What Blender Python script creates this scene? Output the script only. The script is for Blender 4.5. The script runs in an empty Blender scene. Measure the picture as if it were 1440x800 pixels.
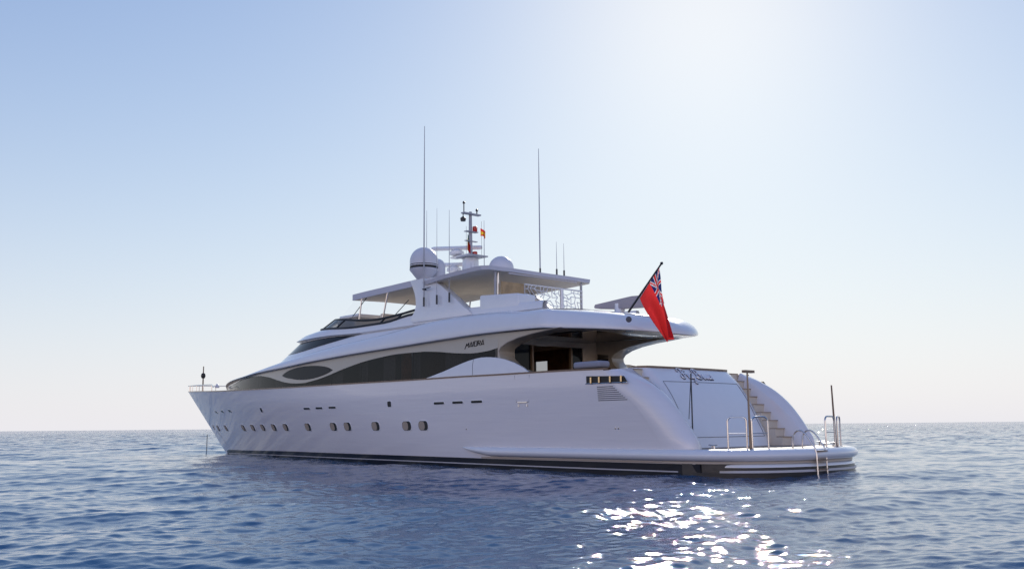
import bpy, bmesh, math, random
import numpy as np
from mathutils import Vector, Matrix
random.seed(7); rng = np.random.default_rng(11)
S = bpy.context.scene
COL = S.collection

# ------------------------------------------------------------------ camera
F, HOR, ROLL, TH = 1340.0, 199.2, -0.0095, math.radians(42)
pit = math.atan(HOR / F)
fw0 = Vector((math.cos(TH), -math.sin(TH), 0)); rt0 = Vector((-math.sin(TH), -math.cos(TH), 0)); z0 = Vector((0, 0, 1))
fw = fw0 * math.cos(pit) + z0 * math.sin(pit)
uq = z0 * math.cos(pit) - fw0 * math.sin(pit)
rt = rt0 * math.cos(ROLL) + uq * math.sin(ROLL)
up = uq * math.cos(ROLL) - rt0 * math.sin(ROLL)
CP = Vector((-16.487, 24.046, 1.345))
cam = bpy.data.cameras.new('camera'); camo = bpy.data.objects.new('camera', cam); COL.objects.link(camo)
M = Matrix((rt, up, -fw)).transposed().to_4x4(); M.translation = CP
camo.matrix_world = M
cam.sensor_width = 36; cam.lens = 36 * F / 1440; cam.clip_start = 0.1; cam.clip_end = 60000
S.camera = camo

# ------------------------------------------------------------------ light
SUN_DIR = Vector((0.5232, -0.7327, 0.4352)).normalized()
EL = math.asin(SUN_DIR.z)
W = bpy.data.worlds.new('World'); S.world = W; W.use_nodes = True
nt = W.node_tree; nt.nodes.clear()
sky = nt.nodes.new('ShaderNodeTexSky'); sky.sky_type = 'NISHITA'; sky.sun_disc = False
sky.sun_elevation = EL; sky.sun_rotation = math.atan2(SUN_DIR.x, SUN_DIR.y)
sky.altitude = 0; sky.air_density = 1.0; sky.dust_density = 0.3; sky.ozone_density = 3.0
HAZE, HAZE_H, STR = (8.4, 8.25, 8.6), 0.20, 0.1
def vm(op, a=None, b=None):
    n = nt.nodes.new('ShaderNodeVectorMath'); n.operation = op
    for i, q in enumerate((a, b)):
        if q is None: continue
        if hasattr(q, 'node'): nt.links.new(q, n.inputs[i])
        else: n.inputs[i].default_value = q if hasattr(q, '__len__') else (q, q, q)
    return n.outputs[0]
soft0 = vm('DIVIDE', vm('MULTIPLY', sky.outputs[0], (23.3, 24.4, 16.4)), vm('ADD', sky.outputs[0], (15.5, 15.5, 7.0)))   # soft tone curve: bright parts of the sky level out
soft = soft0
geo = nt.nodes.new('ShaderNodeNewGeometry'); sx = nt.nodes.new('ShaderNodeSeparateXYZ'); nt.links.new(geo.outputs['Incoming'], sx.inputs[0])
def fm(op, a, b=None):
    n = nt.nodes.new('ShaderNodeMath'); n.operation = op
    for i, q in enumerate((a, b)):
        if q is None: continue
        if hasattr(q, 'node'): nt.links.new(q, n.inputs[i])
        else: n.inputs[i].default_value = q
    return n.outputs[0]
hz = fm('EXPONENT', fm('MULTIPLY', fm('ABSOLUTE', sx.outputs[2]), -1.0 / HAZE_H))
mixh = nt.nodes.new('ShaderNodeMix'); mixh.data_type = 'RGBA'; nt.links.new(hz, mixh.inputs[0]); nt.links.new(soft, mixh.inputs[6]); mixh.inputs[7].default_value = (*HAZE, 1)
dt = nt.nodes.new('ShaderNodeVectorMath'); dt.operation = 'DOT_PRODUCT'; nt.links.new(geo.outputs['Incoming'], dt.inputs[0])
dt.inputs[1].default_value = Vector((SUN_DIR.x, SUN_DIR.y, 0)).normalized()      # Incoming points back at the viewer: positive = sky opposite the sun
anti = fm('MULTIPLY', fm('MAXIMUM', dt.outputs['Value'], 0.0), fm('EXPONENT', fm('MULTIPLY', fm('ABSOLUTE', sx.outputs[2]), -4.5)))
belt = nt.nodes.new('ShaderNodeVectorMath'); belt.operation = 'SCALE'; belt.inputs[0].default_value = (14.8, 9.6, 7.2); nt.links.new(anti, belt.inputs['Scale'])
sdot = nt.nodes.new('ShaderNodeVectorMath'); sdot.operation = 'DOT_PRODUCT'; nt.links.new(geo.outputs['Incoming'], sdot.inputs[0]); sdot.inputs[1].default_value = -SUN_DIR
aur = nt.nodes.new('ShaderNodeVectorMath'); aur.operation = 'SCALE'; aur.inputs[0].default_value = (.8, .45, .0); nt.links.new(fm('POWER', fm('MAXIMUM', sdot.outputs['Value'], 0.0), 90.0), aur.inputs['Scale'])   # aureole round the sun
zen_fill = nt.nodes.new('ShaderNodeVectorMath'); zen_fill.operation = 'SCALE'; zen_fill.inputs[0].default_value = (-.6, .9, 4.2)
nt.links.new(fm('MULTIPLY', fm('MAXIMUM', dt.outputs['Value'], 0.0), fm('MINIMUM', fm('MULTIPLY', fm('ABSOLUTE', sx.outputs[2]), 1.5), 1.0)), zen_fill.inputs['Scale'])   # blue boost added high opposite the sun to tint up-facing surfaces
skyc = vm('ADD', vm('ADD', vm('ADD', mixh.outputs[2], belt.outputs[0]), aur.outputs[0]), zen_fill.outputs[0])                                # belt: pink fill added low behind the camera to brighten the shaded hull
bg = nt.nodes.new('ShaderNodeBackground'); bg.inputs[1].default_value = STR
wo = nt.nodes.new('ShaderNodeOutputWorld')
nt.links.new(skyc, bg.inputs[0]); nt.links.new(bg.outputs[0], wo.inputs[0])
sl = bpy.data.lights.new('sun', 'SUN'); sl.energy = 3.0; sl.angle = math.radians(0.5); sl.color = (1, .95, .87)
so = bpy.data.objects.new('sun', sl); COL.objects.link(so)
so.rotation_euler = (-SUN_DIR).to_track_quat('-Z', 'Y').to_euler()
S.cycles.use_denoising = True; S.cycles.denoising_prefilter = 'NONE'; S.cycles.use_adaptive_sampling = False; S.cycles.sample_clamp_indirect = 10; S.cycles.max_bounces = 8
S.view_settings.view_transform = 'Standard'; S.view_settings.look = 'None'
S.view_settings.exposure = 0.0; S.view_settings.gamma = 1.0

# ------------------------------------------------------------------ materials
def mat(name, col, rough=.5, metal=0., spec=.5, coat=0., bump=0., bscale=20., bstretch=(1, 1, 1), var=0., vscale=3., emit=None, estr=0., alpha=None):
    m = bpy.data.materials.new(name); m.use_nodes = True
    n = m.node_tree; b = n.nodes['Principled BSDF']
    b.inputs['Base Color'].default_value = (*col, 1); b.inputs['Roughness'].default_value = rough
    b.inputs['Metallic'].default_value = metal; b.inputs['Specular IOR Level'].default_value = spec
    b.inputs['Coat Weight'].default_value = coat; b.inputs['Coat Roughness'].default_value = .04
    tc = n.nodes.new('ShaderNodeTexCoord'); mp = n.nodes.new('ShaderNodeMapping'); mp.inputs['Scale'].default_value = bstretch
    n.links.new(tc.outputs['Object'], mp.inputs[0])
    if bump:
        t = n.nodes.new('ShaderNodeTexNoise'); t.inputs['Scale'].default_value = bscale; t.inputs['Detail'].default_value = 1
        n.links.new(mp.outputs[0], t.inputs['Vector'])
        bp = n.nodes.new('ShaderNodeBump'); bp.inputs['Strength'].default_value = bump; bp.inputs['Distance'].default_value = .02
        n.links.new(t.outputs[0], bp.inputs['Height']); n.links.new(bp.outputs[0], b.inputs['Normal'])
    if var:
        t = n.nodes.new('ShaderNodeTexNoise'); t.inputs['Scale'].default_value = vscale; t.inputs['Detail'].default_value = 5
        n.links.new(mp.outputs[0], t.inputs['Vector'])
        r = n.nodes.new('ShaderNodeValToRGB'); r.color_ramp.elements[0].position = .3; r.color_ramp.elements[1].position = .7
        r.color_ramp.elements[0].color = (*[c * (1 - var) for c in col], 1); r.color_ramp.elements[1].color = (*[min(1, c * (1 + var)) for c in col], 1)
        n.links.new(t.outputs[0], r.inputs[0]); n.links.new(r.outputs[0], b.inputs['Base Color'])
    if emit:
        b.inputs['Emission Color'].default_value = (*emit, 1); b.inputs['Emission Strength'].default_value = estr
    return m
def tinted(name, tint, gloss_rough=.02, ior=1.5):
    m = bpy.data.materials.new(name); m.use_nodes = True; n = m.node_tree; n.nodes.clear()
    o = n.nodes.new('ShaderNodeOutputMaterial'); mx = n.nodes.new('ShaderNodeMixShader')
    tr = n.nodes.new('ShaderNodeBsdfTransparent'); tr.inputs[0].default_value = (*tint, 1)
    gl = n.nodes.new('ShaderNodeBsdfGlossy'); gl.inputs['Roughness'].default_value = gloss_rough
    fr = n.nodes.new('ShaderNodeFresnel'); fr.inputs[0].default_value = ior
    n.links.new(fr.outputs[0], mx.inputs[0]); n.links.new(tr.outputs[0], mx.inputs[1]); n.links.new(gl.outputs[0], mx.inputs[2])
    n.links.new(mx.outputs[0], o.inputs[0]); return m
HULLW = mat('white_hull_paint', (.80, .755, .745), .25, coat=.7, bump=.19, bscale=2.4, bstretch=(.28, 1, 4.5), var=.015, vscale=1.5)
WHITE = mat('white_gelcoat', (.80, .79, .79), .22, coat=.5, bump=.008, bscale=4, var=.015)
CREAM = mat('cream_gelcoat', (.70, .61, .49), .3, coat=.2, var=.03)
BLACK = mat('black_boot_top', (.010, .009, .012), .35, coat=.2, var=.2)
TAN = mat('tan_stripe', (.50, .43, .36), .4)
PALE = mat('pale_stripe', (.55, .53, .54), .35)
TEAK = mat('varnished_teak', (.16, .085, .05), .35, coat=.3, var=.25, vscale=8)
DECK = mat('teak_deck', (.30, .21, .14), .6, var=.2, vscale=6)
STEEL = mat('polished_steel', (.62, .60, .58), .18, 1.0)
DARKM = mat('dark_metal', (.05, .05, .055), .4, .6)
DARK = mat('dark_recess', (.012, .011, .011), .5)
BRASS = mat('brass_roller', (.45, .36, .22), .25, 1.0)
GLASS = tinted('smoked_glass', (.44, .44, .46), .02, 1.3)
GLASSP = tinted('bronze_glass', (.48, .46, .42))
CLEAR = tinted('clear_vinyl', (.98, .98, .985), .1, 1.06)
BGLASS = mat('black_glass', (.012, .014, .018), .03, spec=.15)
CURT = mat('curtain_fabric', (.13, .12, .105), .9, var=.15, vscale=10)
JOIN = mat('door_joinery', (.33, .22, .13), .4, coat=.2)
GREYM = mat('grey_mast_paint', (.42, .42, .44), .4)
HOUSEW = mat('ivory_gelcoat', (.47, .415, .335), .25, coat=.4, var=.02)
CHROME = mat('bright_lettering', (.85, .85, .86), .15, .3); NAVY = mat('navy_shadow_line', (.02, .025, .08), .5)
NONSKID = mat('white_nonskid', (.72, .70, .67), .6, var=.04)
BRONZE = mat('aged_bronze', (.22, .17, .13), .35, .6)
WOOD = mat('saloon_wood', (.20, .10, .045), .35, coat=.2, var=.35, vscale=4)
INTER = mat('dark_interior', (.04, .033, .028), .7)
FAB = mat('grey_blue_canvas', (.62, .60, .63), .85, bump=.15, bscale=30)
LIN = mat('cream_canvas_lining', (.82, .73, .62), .8, bump=.1, bscale=10)
CUSH = mat('blue_grey_cushion', (.30, .30, .35), .8, bump=.2, bscale=25)
DOMEW = mat('white_dome_plastic', (.70, .68, .70), .35)
REDL = mat('red_lamp_lens', (.55, .02, .02), .2)
MIRR = mat('mirror_ceiling', (.10, .09, .085), .06, spec=1.0)
RUBB = mat('grey_rubber', (.10, .10, .11), .6)
PORTIN = mat('porthole_reveal', (.42, .34, .26), .5)
LAMPG = mat('lamp_lens', (.6, .75, .8), .2)
RATTAN = mat('tan_panel', (.45, .30, .15), .6, var=.2, vscale=5)
FRED = mat('flag_red', (.46, .016, .02), .8); FBLU = mat('flag_blue', (.012, .018, .09), .8); FWHI = mat('flag_white', (.75, .74, .74), .8); FYEL = mat('flag_yellow', (.75, .42, .02), .8)
for m_, c_ in ((FRED, (.80, .04, .04)), (FBLU, (.02, .03, .16)), (FWHI, (.8, .8, .8)), (FYEL, (.8, .5, .05))):
    n = m_.node_tree; o = n.nodes['Material Output']; b = n.nodes['Principled BSDF']
    t = n.nodes.new('ShaderNodeBsdfTranslucent'); t.inputs[0].default_value = (*c_, 1)
    mx = n.nodes.new('ShaderNodeMixShader'); mx.inputs[0].default_value = .55
    n.links.new(b.outputs[0], mx.inputs[1]); n.links.new(t.outputs[0], mx.inputs[2]); n.links.new(mx.outputs[0], o.inputs[0])

# ------------------------------------------------------------------ helpers
def obj(name, vs, fs, m, parent=None, smooth=40, mats=None, mi=None):
    me = bpy.data.meshes.new(name); me.from_pydata([tuple(map(float, v)) for v in vs], [], fs)
    bm = bmesh.new(); bm.from_mesh(me); bmesh.ops.recalc_face_normals(bm, faces=bm.faces); bm.to_mesh(me); bm.free()
    for q in (mats or [m]): me.materials.append(q)
    if mi is not None: me.polygons.foreach_set('material_index', mi)
    if smooth:
        me.polygons.foreach_set('use_smooth', [True] * len(me.polygons)); me.set_sharp_from_angle(angle=math.radians(smooth))
    o = bpy.data.objects.new(name, me); COL.objects.link(o)
    if parent: o.parent = parent
    return o
class MB:
    def __init__(s): s.v = []; s.f = []; s.mi = []
    def add(s, vs, fs, k=0):
        n = len(s.v); s.v += [tuple(v) for v in vs]; s.f += [tuple(i + n for i in f) for f in fs]; s.mi += [k] * len(fs); return s
    def box(s, a, b, k=0, bev=0.):
        (x0, y0, z0_), (x1, y1, z1) = a, b
        bm = bmesh.new(); bmesh.ops.create_cube(bm, size=1)
        for v in bm.verts: v.co = Vector(((x0 + x1) / 2 + v.co.x * abs(x1 - x0), (y0 + y1) / 2 + v.co.y * abs(y1 - y0), (z0_ + z1) / 2 + v.co.z * abs(z1 - z0_)))
        if bev: bmesh.ops.bevel(bm, geom=bm.edges[:], offset=bev, segments=3, profile=.5, affect='EDGES')
        bm.verts.index_update(); s.add([v.co[:] for v in bm.verts], [[v.index for v in f.verts] for f in bm.faces], k); bm.free(); return s
    def tube(s, pts, r, n=8, k=0, closed=False):
        pts = [Vector(p) for p in pts]; rr = r if hasattr(r, '__len__') else [r] * len(pts)
        N = len(pts); vs = []; prev = None
        for i, p in enumerate(pts):
            a = pts[(i - 1) % N] if (closed or i > 0) else p; b = pts[(i + 1) % N] if (closed or i < N - 1) else p
            t = (b - a).normalized()
            if prev is None: u = t.orthogonal().normalized()
            else: u = (prev - t * prev.dot(t)).normalized()
            prev = u; w = t.cross(u)
            for j in range(n):
                an = 2 * math.pi * j / n; vs.append(p + (u * math.cos(an) + w * math.sin(an)) * rr[i])
        fs = []
        for i in range(N if closed else N - 1):
            for j in range(n):
                a = i * n + j; b = i * n + (j + 1) % n; c = ((i + 1) % N) * n + (j + 1) % n; d = ((i + 1) % N) * n + j; fs.append((a, b, c, d))
        if not closed: fs.append(tuple(range(n))); fs.append(tuple((N - 1) * n + j for j in range(n)))
        return s.add(vs, fs, k)
    def lathe(s, prof, c, n=28, k=0, axis=None, kf=None):
        c = Vector(c); ax = Vector(axis or (0, 0, 1)).normalized(); u = ax.orthogonal().normalized(); w = ax.cross(u); vs = []
        for r, h in prof:
            for j in range(n):
                an = 2 * math.pi * j / n; vs.append(c + ax * h + (u * math.cos(an) + w * math.sin(an)) * max(r, 1e-4))
        for i in range(len(prof) - 1):
            kk = kf(i) if kf else k
            s.add([], [], k)
        n0 = len(s.v); s.v += [tuple(v) for v in vs]
        for i in range(len(prof) - 1):
            for j in range(n):
                s.f.append((n0 + i * n + j, n0 + i * n + (j + 1) % n, n0 + (i + 1) * n + (j + 1) % n, n0 + (i + 1) * n + j)); s.mi.append(kf(i) if kf else k)
        s.f.append(tuple(n0 + j for j in range(n))); s.mi.append(kf(0) if kf else k)
        s.f.append(tuple(n0 + (len(prof) - 1) * n + j for j in range(n))); s.mi.append(kf(len(prof) - 2) if kf else k)
        return s
    def prism(s, xz, y0, y1, k=0):
        n = len(xz); vs = [(x, y0, z) for x, z in xz] + [(x, y1, z) for x, z in xz]
        fs = [tuple(range(n)), tuple(range(2 * n - 1, n - 1, -1))] + [(i, (i + 1) % n, n + (i + 1) % n, n + i) for i in range(n)]
        return s.add(vs, fs, k)
    def slab(s, xy, z0_, z1, k=0):
        n = len(xy); vs = [(x, y, z0_) for x, y in xy] + [(x, y, z1) for x, y in xy]
        fs = [tuple(range(n)), tuple(range(2 * n - 1, n - 1, -1))] + [(i, (i + 1) % n, n + (i + 1) % n, n + i) for i in range(n)]
        return s.add(vs, fs, k)
    def grid(s, P, k=0, cu=False, cv=False):
        P = np.asarray(P, float); a, b = P.shape[:2]; vs = P.reshape(-1, 3); fs = []
        for i in range(a if cu else a - 1):
            for j in range(b if cv else b - 1):
                fs.append((i * b + j, i * b + (j + 1) % b, ((i + 1) % a) * b + (j + 1) % b, ((i + 1) % a) * b + j))
        return s.add(vs, fs, k)
    def mirror(s):
        n = len(s.v); s.v += [(x, -y, z) for x, y, z in s.v]; s.f += [tuple(i + n for i in reversed(f)) for f in s.f]; s.mi += s.mi[:]; return s
    def bevel(s, off, seg=2, ang=30):
        bm = bmesh.new(); vs = [bm.verts.new(v) for v in s.v]
        for f, k in zip(s.f, s.mi):
            try: bm.faces.new([vs[i] for i in f]).material_index = k
            except ValueError: pass
        bmesh.ops.recalc_face_normals(bm, faces=bm.faces)
        ed = [e for e in bm.edges if len(e.link_faces) == 2 and e.calc_face_angle(0) > math.radians(ang)]
        bmesh.ops.bevel(bm, geom=ed, offset=off, segments=seg, profile=.6, affect='EDGES', clamp_overlap=True)
        bm.verts.index_update(); s.v = [v.co[:] for v in bm.verts]; s.f = [tuple(v.index for v in f.verts) for f in bm.faces]; s.mi = [f.material_index for f in bm.faces]; bm.free(); return s
    def obj(s, name, m, parent=None, smooth=40):
        ms = m if isinstance(m, (list, tuple)) else [m]
        return obj(name, s.v, s.f, None, parent, smooth, ms, s.mi)
def islands(m):
    par = list(range(len(m.v)))
    def find(a):
        while par[a] != a: par[a] = par[par[a]]; a = par[a]
        return a
    for f in m.f:
        for i in f[1:]: par[find(i)] = find(f[0])
    out = {}
    for f, k in zip(m.f, m.mi): out.setdefault(find(f[0]), []).append((f, k))
    res = []
    for fs in out.values():
        idx = sorted({i for f, _ in fs for i in f}); mp = {i: n for n, i in enumerate(idx)}
        q = MB(); q.v = [m.v[i] for i in idx]; q.f = [tuple(mp[i] for i in f) for f, _ in fs]; q.mi = [k for _, k in fs]; res.append(q)
    return res
def each(m, name, mt, parent, smooth=40):
    return [q.obj(name, mt, parent, smooth) for q in islands(m)]
def lab(o, label=None, cat=None, group=None, kind=None):
    if label: o['label'] = label
    if cat: o['category'] = cat
    if group: o['group'] = group
    if kind: o['kind'] = kind
    return o
def empty(name, loc, label, cat, group=None):
    o = bpy.data.objects.new(name, None); COL.objects.link(o); o.location = loc; o.empty_display_size = .5
    return lab(o, label, cat, group)
def curve(pts, smooth=True):
    """pchip interpolation through (x, z) pairs"""
    p = np.array(sorted(pts), float); X, Y = p[:, 0], p[:, 1]; h = np.diff(X); d = np.diff(Y) / h; m = np.zeros_like(Y)
    m[0], m[-1] = d[0], d[-1]
    for i in range(1, len(X) - 1):
        if d[i - 1] * d[i] > 0:
            w1, w2 = 2 * h[i] + h[i - 1], h[i] + 2 * h[i - 1]; m[i] = (w1 + w2) / (w1 / d[i - 1] + w2 / d[i])
    def f(x):
        x = np.clip(x, X[0], X[-1]); i = np.clip(np.searchsorted(X, x) - 1, 0, len(X) - 2); t = (x - X[i]) / h[i]
        return (2*t**3-3*t**2+1)*Y[i] + (t**3-2*t**2+t)*h[i]*m[i] + (-2*t**3+3*t**2)*Y[i+1] + (t**3-t**2)*h[i]*m[i+1]
    return f

# ------------------------------------------------------------------ sea
def build_sea():
    N = 150
    lam = np.concatenate([np.exp(rng.uniform(math.log(.13), math.log(2.5), 118)), np.exp(rng.uniform(math.log(2.5), math.log(9), 32))]); k = 2 * math.pi / lam
    wind = math.radians(-20) + rng.normal(0, .75, N)
    kx, ky = k * np.cos(wind), k * np.sin(wind); ph = rng.uniform(0, 2 * math.pi, N)
    slope = np.where(lam < 2.5, .132 * np.sqrt(2 / 118) * (.5 + .8 * np.exp(-((np.log(lam) - math.log(.34)) / .8) ** 2)), .05 * np.sqrt(2 / 32))
    amp = slope / k
    h = CP.z
    rows = [1.5, 3, 5, 7]; r = 8.3
    while r < 45000:
        rows.append(r); r += max(.03, min(.015 + r * r / (h * 953) * .24, .012 + r * .0033)) if r < 600 else r * .03
    R = np.array(rows); dR = np.gradient(R)
    a0 = math.atan2(fw0.y, fw0.x)
    half = math.radians(54); A = np.concatenate([np.linspace(-half, half, 1300), np.linspace(half, 2 * math.pi - half, 90)[1:-1]]); dA = 2 * half / 1299
    a, b = len(R), len(A)
    X = CP.x + R[:, None] * np.cos(a0 + A)[None]; Y = CP.y + R[:, None] * np.sin(a0 + A)[None]
    Z = np.zeros_like(X); DX = np.zeros_like(X); DY = np.zeros_like(X)
    sp = np.maximum(dR, R * dA)
    # patchiness of the breeze
    patch = 1 + .22 * np.sin(X * .11 + 1 + .7 * np.sin(Y * .07)) * np.sin(Y * .13 + .5 * np.sin(X * .05)) 
    for i in range(N):
        fade = np.clip((lam[i] / sp - 2.0) / 1.4, 0, 1)
        if fade.max() <= 0: continue
        n = np.where(fade > 0)[0]; n1 = n[-1] + 1
        arg = kx[i] * X[:n1] + ky[i] * Y[:n1] + ph[i]
        w = (fade[:n1] * amp[i])[:, None] * (patch[:n1] if lam[i] < 2 else 1)
        Z[:n1] += w * np.cos(arg); s_ = w * .7 * np.sin(arg) / k[i]
        DX[:n1] -= s_ * kx[i]; DY[:n1] -= s_ * ky[i]
    X += DX; Y += DY
    co = np.empty((a * b, 3), np.float32); co[:, 0] = X.ravel(); co[:, 1] = Y.ravel(); co[:, 2] = Z.ravel()
    me = bpy.data.meshes.new('sea')
    I = np.arange(a * b).reshape(a, b); J = np.roll(I, -1, 1)
    q = np.stack([I[:-1], I[1:], J[1:], J[:-1]], -1).reshape(-1, 4).astype(np.int32)
    cap = np.array(I[0][::-1], np.int32)
    me.vertices.add(a * b); me.vertices.foreach_set('co', co.ravel())
    nl = q.size; me.loops.add(nl); me.loops.foreach_set('vertex_index', q.ravel())
    me.polygons.add(len(q)); me.polygons.foreach_set('loop_start', np.arange(0, nl, 4, dtype=np.int32))
    me.polygons.foreach_set('use_smooth', np.ones(len(q), bool))
    me.update(calc_edges=True); me.validate()
    at = me.attributes.new('fine_waves', 'FLOAT', 'POINT')
    at.data.foreach_set('value', np.repeat(np.clip((np.log(np.maximum(dR, 1e-3)) - math.log(.12)) / math.log(6), 0, 1), b).astype(np.float32))
    me2 = None
    m = bpy.data.materials.new('sea_water'); m.use_nodes = True; n = m.node_tree; p = n.nodes['Principled BSDF']
    p.inputs['Base Color'].default_value = (.005, .078, .18, 1); p.inputs['Roughness'].default_value = .025; p.inputs['IOR'].default_value = 1.333
    tc = n.nodes.new('ShaderNodeTexCoord'); mp = n.nodes.new('ShaderNodeMapping'); mp.inputs['Rotation'].default_value = (0, 0, math.radians(20)); mp.inputs['Scale'].default_value = (1, .6, 1)
    n.links.new(tc.outputs['Object'], mp.inputs[0])
    att = n.nodes.new('ShaderNodeAttribute'); att.attribute_name = 'fine_waves'
    t = n.nodes.new('ShaderNodeTexNoise'); t.inputs['Scale'].default_value = .9; t.inputs['Detail'].default_value = 3
    n.links.new(mp.outputs[0], t.inputs['Vector'])
    bp = n.nodes.new('ShaderNodeBump'); bp.inputs['Distance'].default_value = .9; n.links.new(t.outputs[0], bp.inputs['Height'])
    ml = n.nodes.new('ShaderNodeMath'); ml.operation = 'MULTIPLY'; ml.inputs[1].default_value = .85; n.links.new(att.outputs['Fac'], ml.inputs[0]); n.links.new(ml.outputs[0], bp.inputs['Strength'])
    prev = bp
    for sc, dist, st in ((1.3, .16, .12), (9.0, .035, .16), (38.0, .008, .34)):
        t = n.nodes.new('ShaderNodeTexNoise'); t.inputs['Scale'].default_value = sc; t.inputs['Detail'].default_value = 3; t.inputs['Roughness'].default_value = .55
        n.links.new(mp.outputs[0], t.inputs['Vector'])
        bp = n.nodes.new('ShaderNodeBump'); bp.inputs['Strength'].default_value = st; bp.inputs['Distance'].default_value = dist
        n.links.new(t.outputs[0], bp.inputs['Height'])
        if prev: n.links.new(prev.outputs[0], bp.inputs['Normal'])
        prev = bp
    n.links.new(prev.outputs[0], p.inputs['Normal'])
    me.materials.append(m)
    o = bpy.data.objects.new('sea', me); COL.objects.link(o); o.location.z = .0; lab(o, kind='structure')
    o['label'] = 'rippled blue open sea with sun glitter around the yacht'
build_sea()

# ------------------------------------------------------------------ hull form
YACHT = empty('motor_yacht', (0, 0, 0), 'long white three deck motor yacht lying at anchor with its stern turned right', 'yacht')
SHEER = curve([(39.4, 3.57), (35, 3.42), (30.55, 3.27), (26.09, 3.17), (22.79, 3.12), (20.07, 3.09), (16.87, 3.07), (14.08, 3.05), (11.35, 3.035), (9.3, 3.03), (7.07, 3.01), (5.05, 3.0), (3.21, 2.98), (1.4, 2.95), (-1, 2.95)])
def stem(z): return 34.0 + 5.4 * (np.clip(z, -.5, 9) / 3.57)
def hull_y(x, z):
    x = np.asarray(x, float); z = np.asarray(z, float)
    v = np.clip((z + .6) / 4.0, 0, 1.05); H = 3.1 + .4 * np.minimum(1, v * 1.3) ** .8
    u = (x + 1) / (stem(z) + 1); us = .2 + .22 * v; p = 1.75 + .85 * v
    return np.maximum(H * (1 - np.clip((u - us) / (1 - us), 0, 1) ** p), 0.0)
XAFT = 2.40
def hull_n(x, z):
    e = .02; dx = (hull_y(x + e, z) - hull_y(x - e, z)) / (2 * e); dz = (hull_y(x, z + e) - hull_y(x, z - e)) / (2 * e)
    n = Vector((-float(dx), 1, -float(dz))); return n.normalized()
def build_hull():
    U = np.linspace(0, 1, 120); V = np.linspace(0, 1, 26); P = np.zeros((120, 26, 3))
    for i, u in enumerate(U):
        xs_ = XAFT + u * (39.4 - XAFT); zt = float(SHEER(xs_))
        for j, v in enumerate(V):
            z = -.6 + v * (zt + .6); x = XAFT + u * (float(stem(z)) - XAFT)
            P[i, j] = (x, float(hull_y(x, z)) if u < 1 else 0, z)
    m = MB().grid(P)
    # lower aft quarter under the stern wings, down to the platform
    X2 = np.linspace(-.2, XAFT, 10); Q = np.zeros((10, 12, 3))
    WT = curve([(-.7, .6), (-.5, .9), (-.2, 1.2), (.1, 1.46), (.44, 1.8), (.93, 2.2), (1.5, 2.62)])
    m.mirror()
    h = m.obj('hull', HULLW, YACHT)
    return h
HULL = build_hull()
def hull_strip(name, zlo, zhi, x0, x1, off, m, parent, nseg=120, nz=3):
    X = np.linspace(x0, x1, nseg); P = np.zeros((nseg, nz + 2, 3))
    for i, x in enumerate(X):
        a, b = float(zlo(x)), float(zhi(x))
        for j in range(nz):
            z = a + (b - a) * j / (nz - 1); P[i, j + 1] = (x, float(hull_y(x, z)) + off, z)
        P[i, 0] = (x, float(hull_y(x, a)) - .02, a); P[i, -1] = (x, float(hull_y(x, b)) - .02, b)
    return each(MB().grid(P).mirror(), name, m, parent)
BT = curve([(33.9, .16), (33.0, .23), (30.4, .25), (22, .32), (14.7, .32), (9.6, .31), (7.7, .30), (0, .30)])
WS = curve([(33.8, .03), (32.2, .05), (22.2, .12), (14.8, .13), (9.7, .12), (4.8, .10), (-1, .09)])
c0 = lambda z: (lambda x: z)
hull_strip('boot_top', c0(-.55), BT, -.75, 33.7, .006, BLACK, HULL, nz=6)
hull_strip('waterline_stripe', lambda x: WS(x) - .018, lambda x: WS(x) + .018, 0.0, 33.4, .013, PALE, HULL)
hull_strip('upper_stripe', lambda x: .31, lambda x: .355, -0.6, 8.2, .012, TAN, HULL)
# lower hull side aft of the main shell, behind the boot top
X_ = np.linspace(-.6, XAFT, 12); Z_ = np.linspace(-.55, .7, 8)
P = np.array([[(x, float(hull_y(x, z)), z) for z in Z_] for x in X_]); each(MB().grid(P).mirror(), 'quarter_side', HULLW, HULL)

# rail cap along the bulwark
def rail_cap():
    X = np.concatenate([np.linspace(2.2, 38.9, 150), [39.2, 39.38]]); P = []
    for x in X:
        z = float(SHEER(x)); y = float(hull_y(x, z)); r = []
        for dy, dz in ((.018, -.015), (.018, .035), (-.10, .035), (-.10, -.015)): r.append((x + (.02 if x > 39 else 0), max(0, y + dy), z + dz))
        P.append(r)
    return each(MB().grid(P, cv=True).mirror(), 'rail_cap', TEAK, HULL, 30)
rail_cap()
def decks():
    X = np.linspace(2.2, 38.8, 80); P = []
    for x in X:
        z = float(SHEER(x)); y = max(0, float(hull_y(x, z)) - .07); zz = 2.1 if x < 8.2 else z - .28
        yl = max(0, min(y, float(hull_y(x, zz)) - .06)); P.append([(x, y, z + .0), (x, yl, zz), (x, 0, zz + .03), (x, -yl, zz), (x, -y, z)])
    return MB().grid(P).obj('main_deck', DECK, YACHT)
decks()

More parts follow.
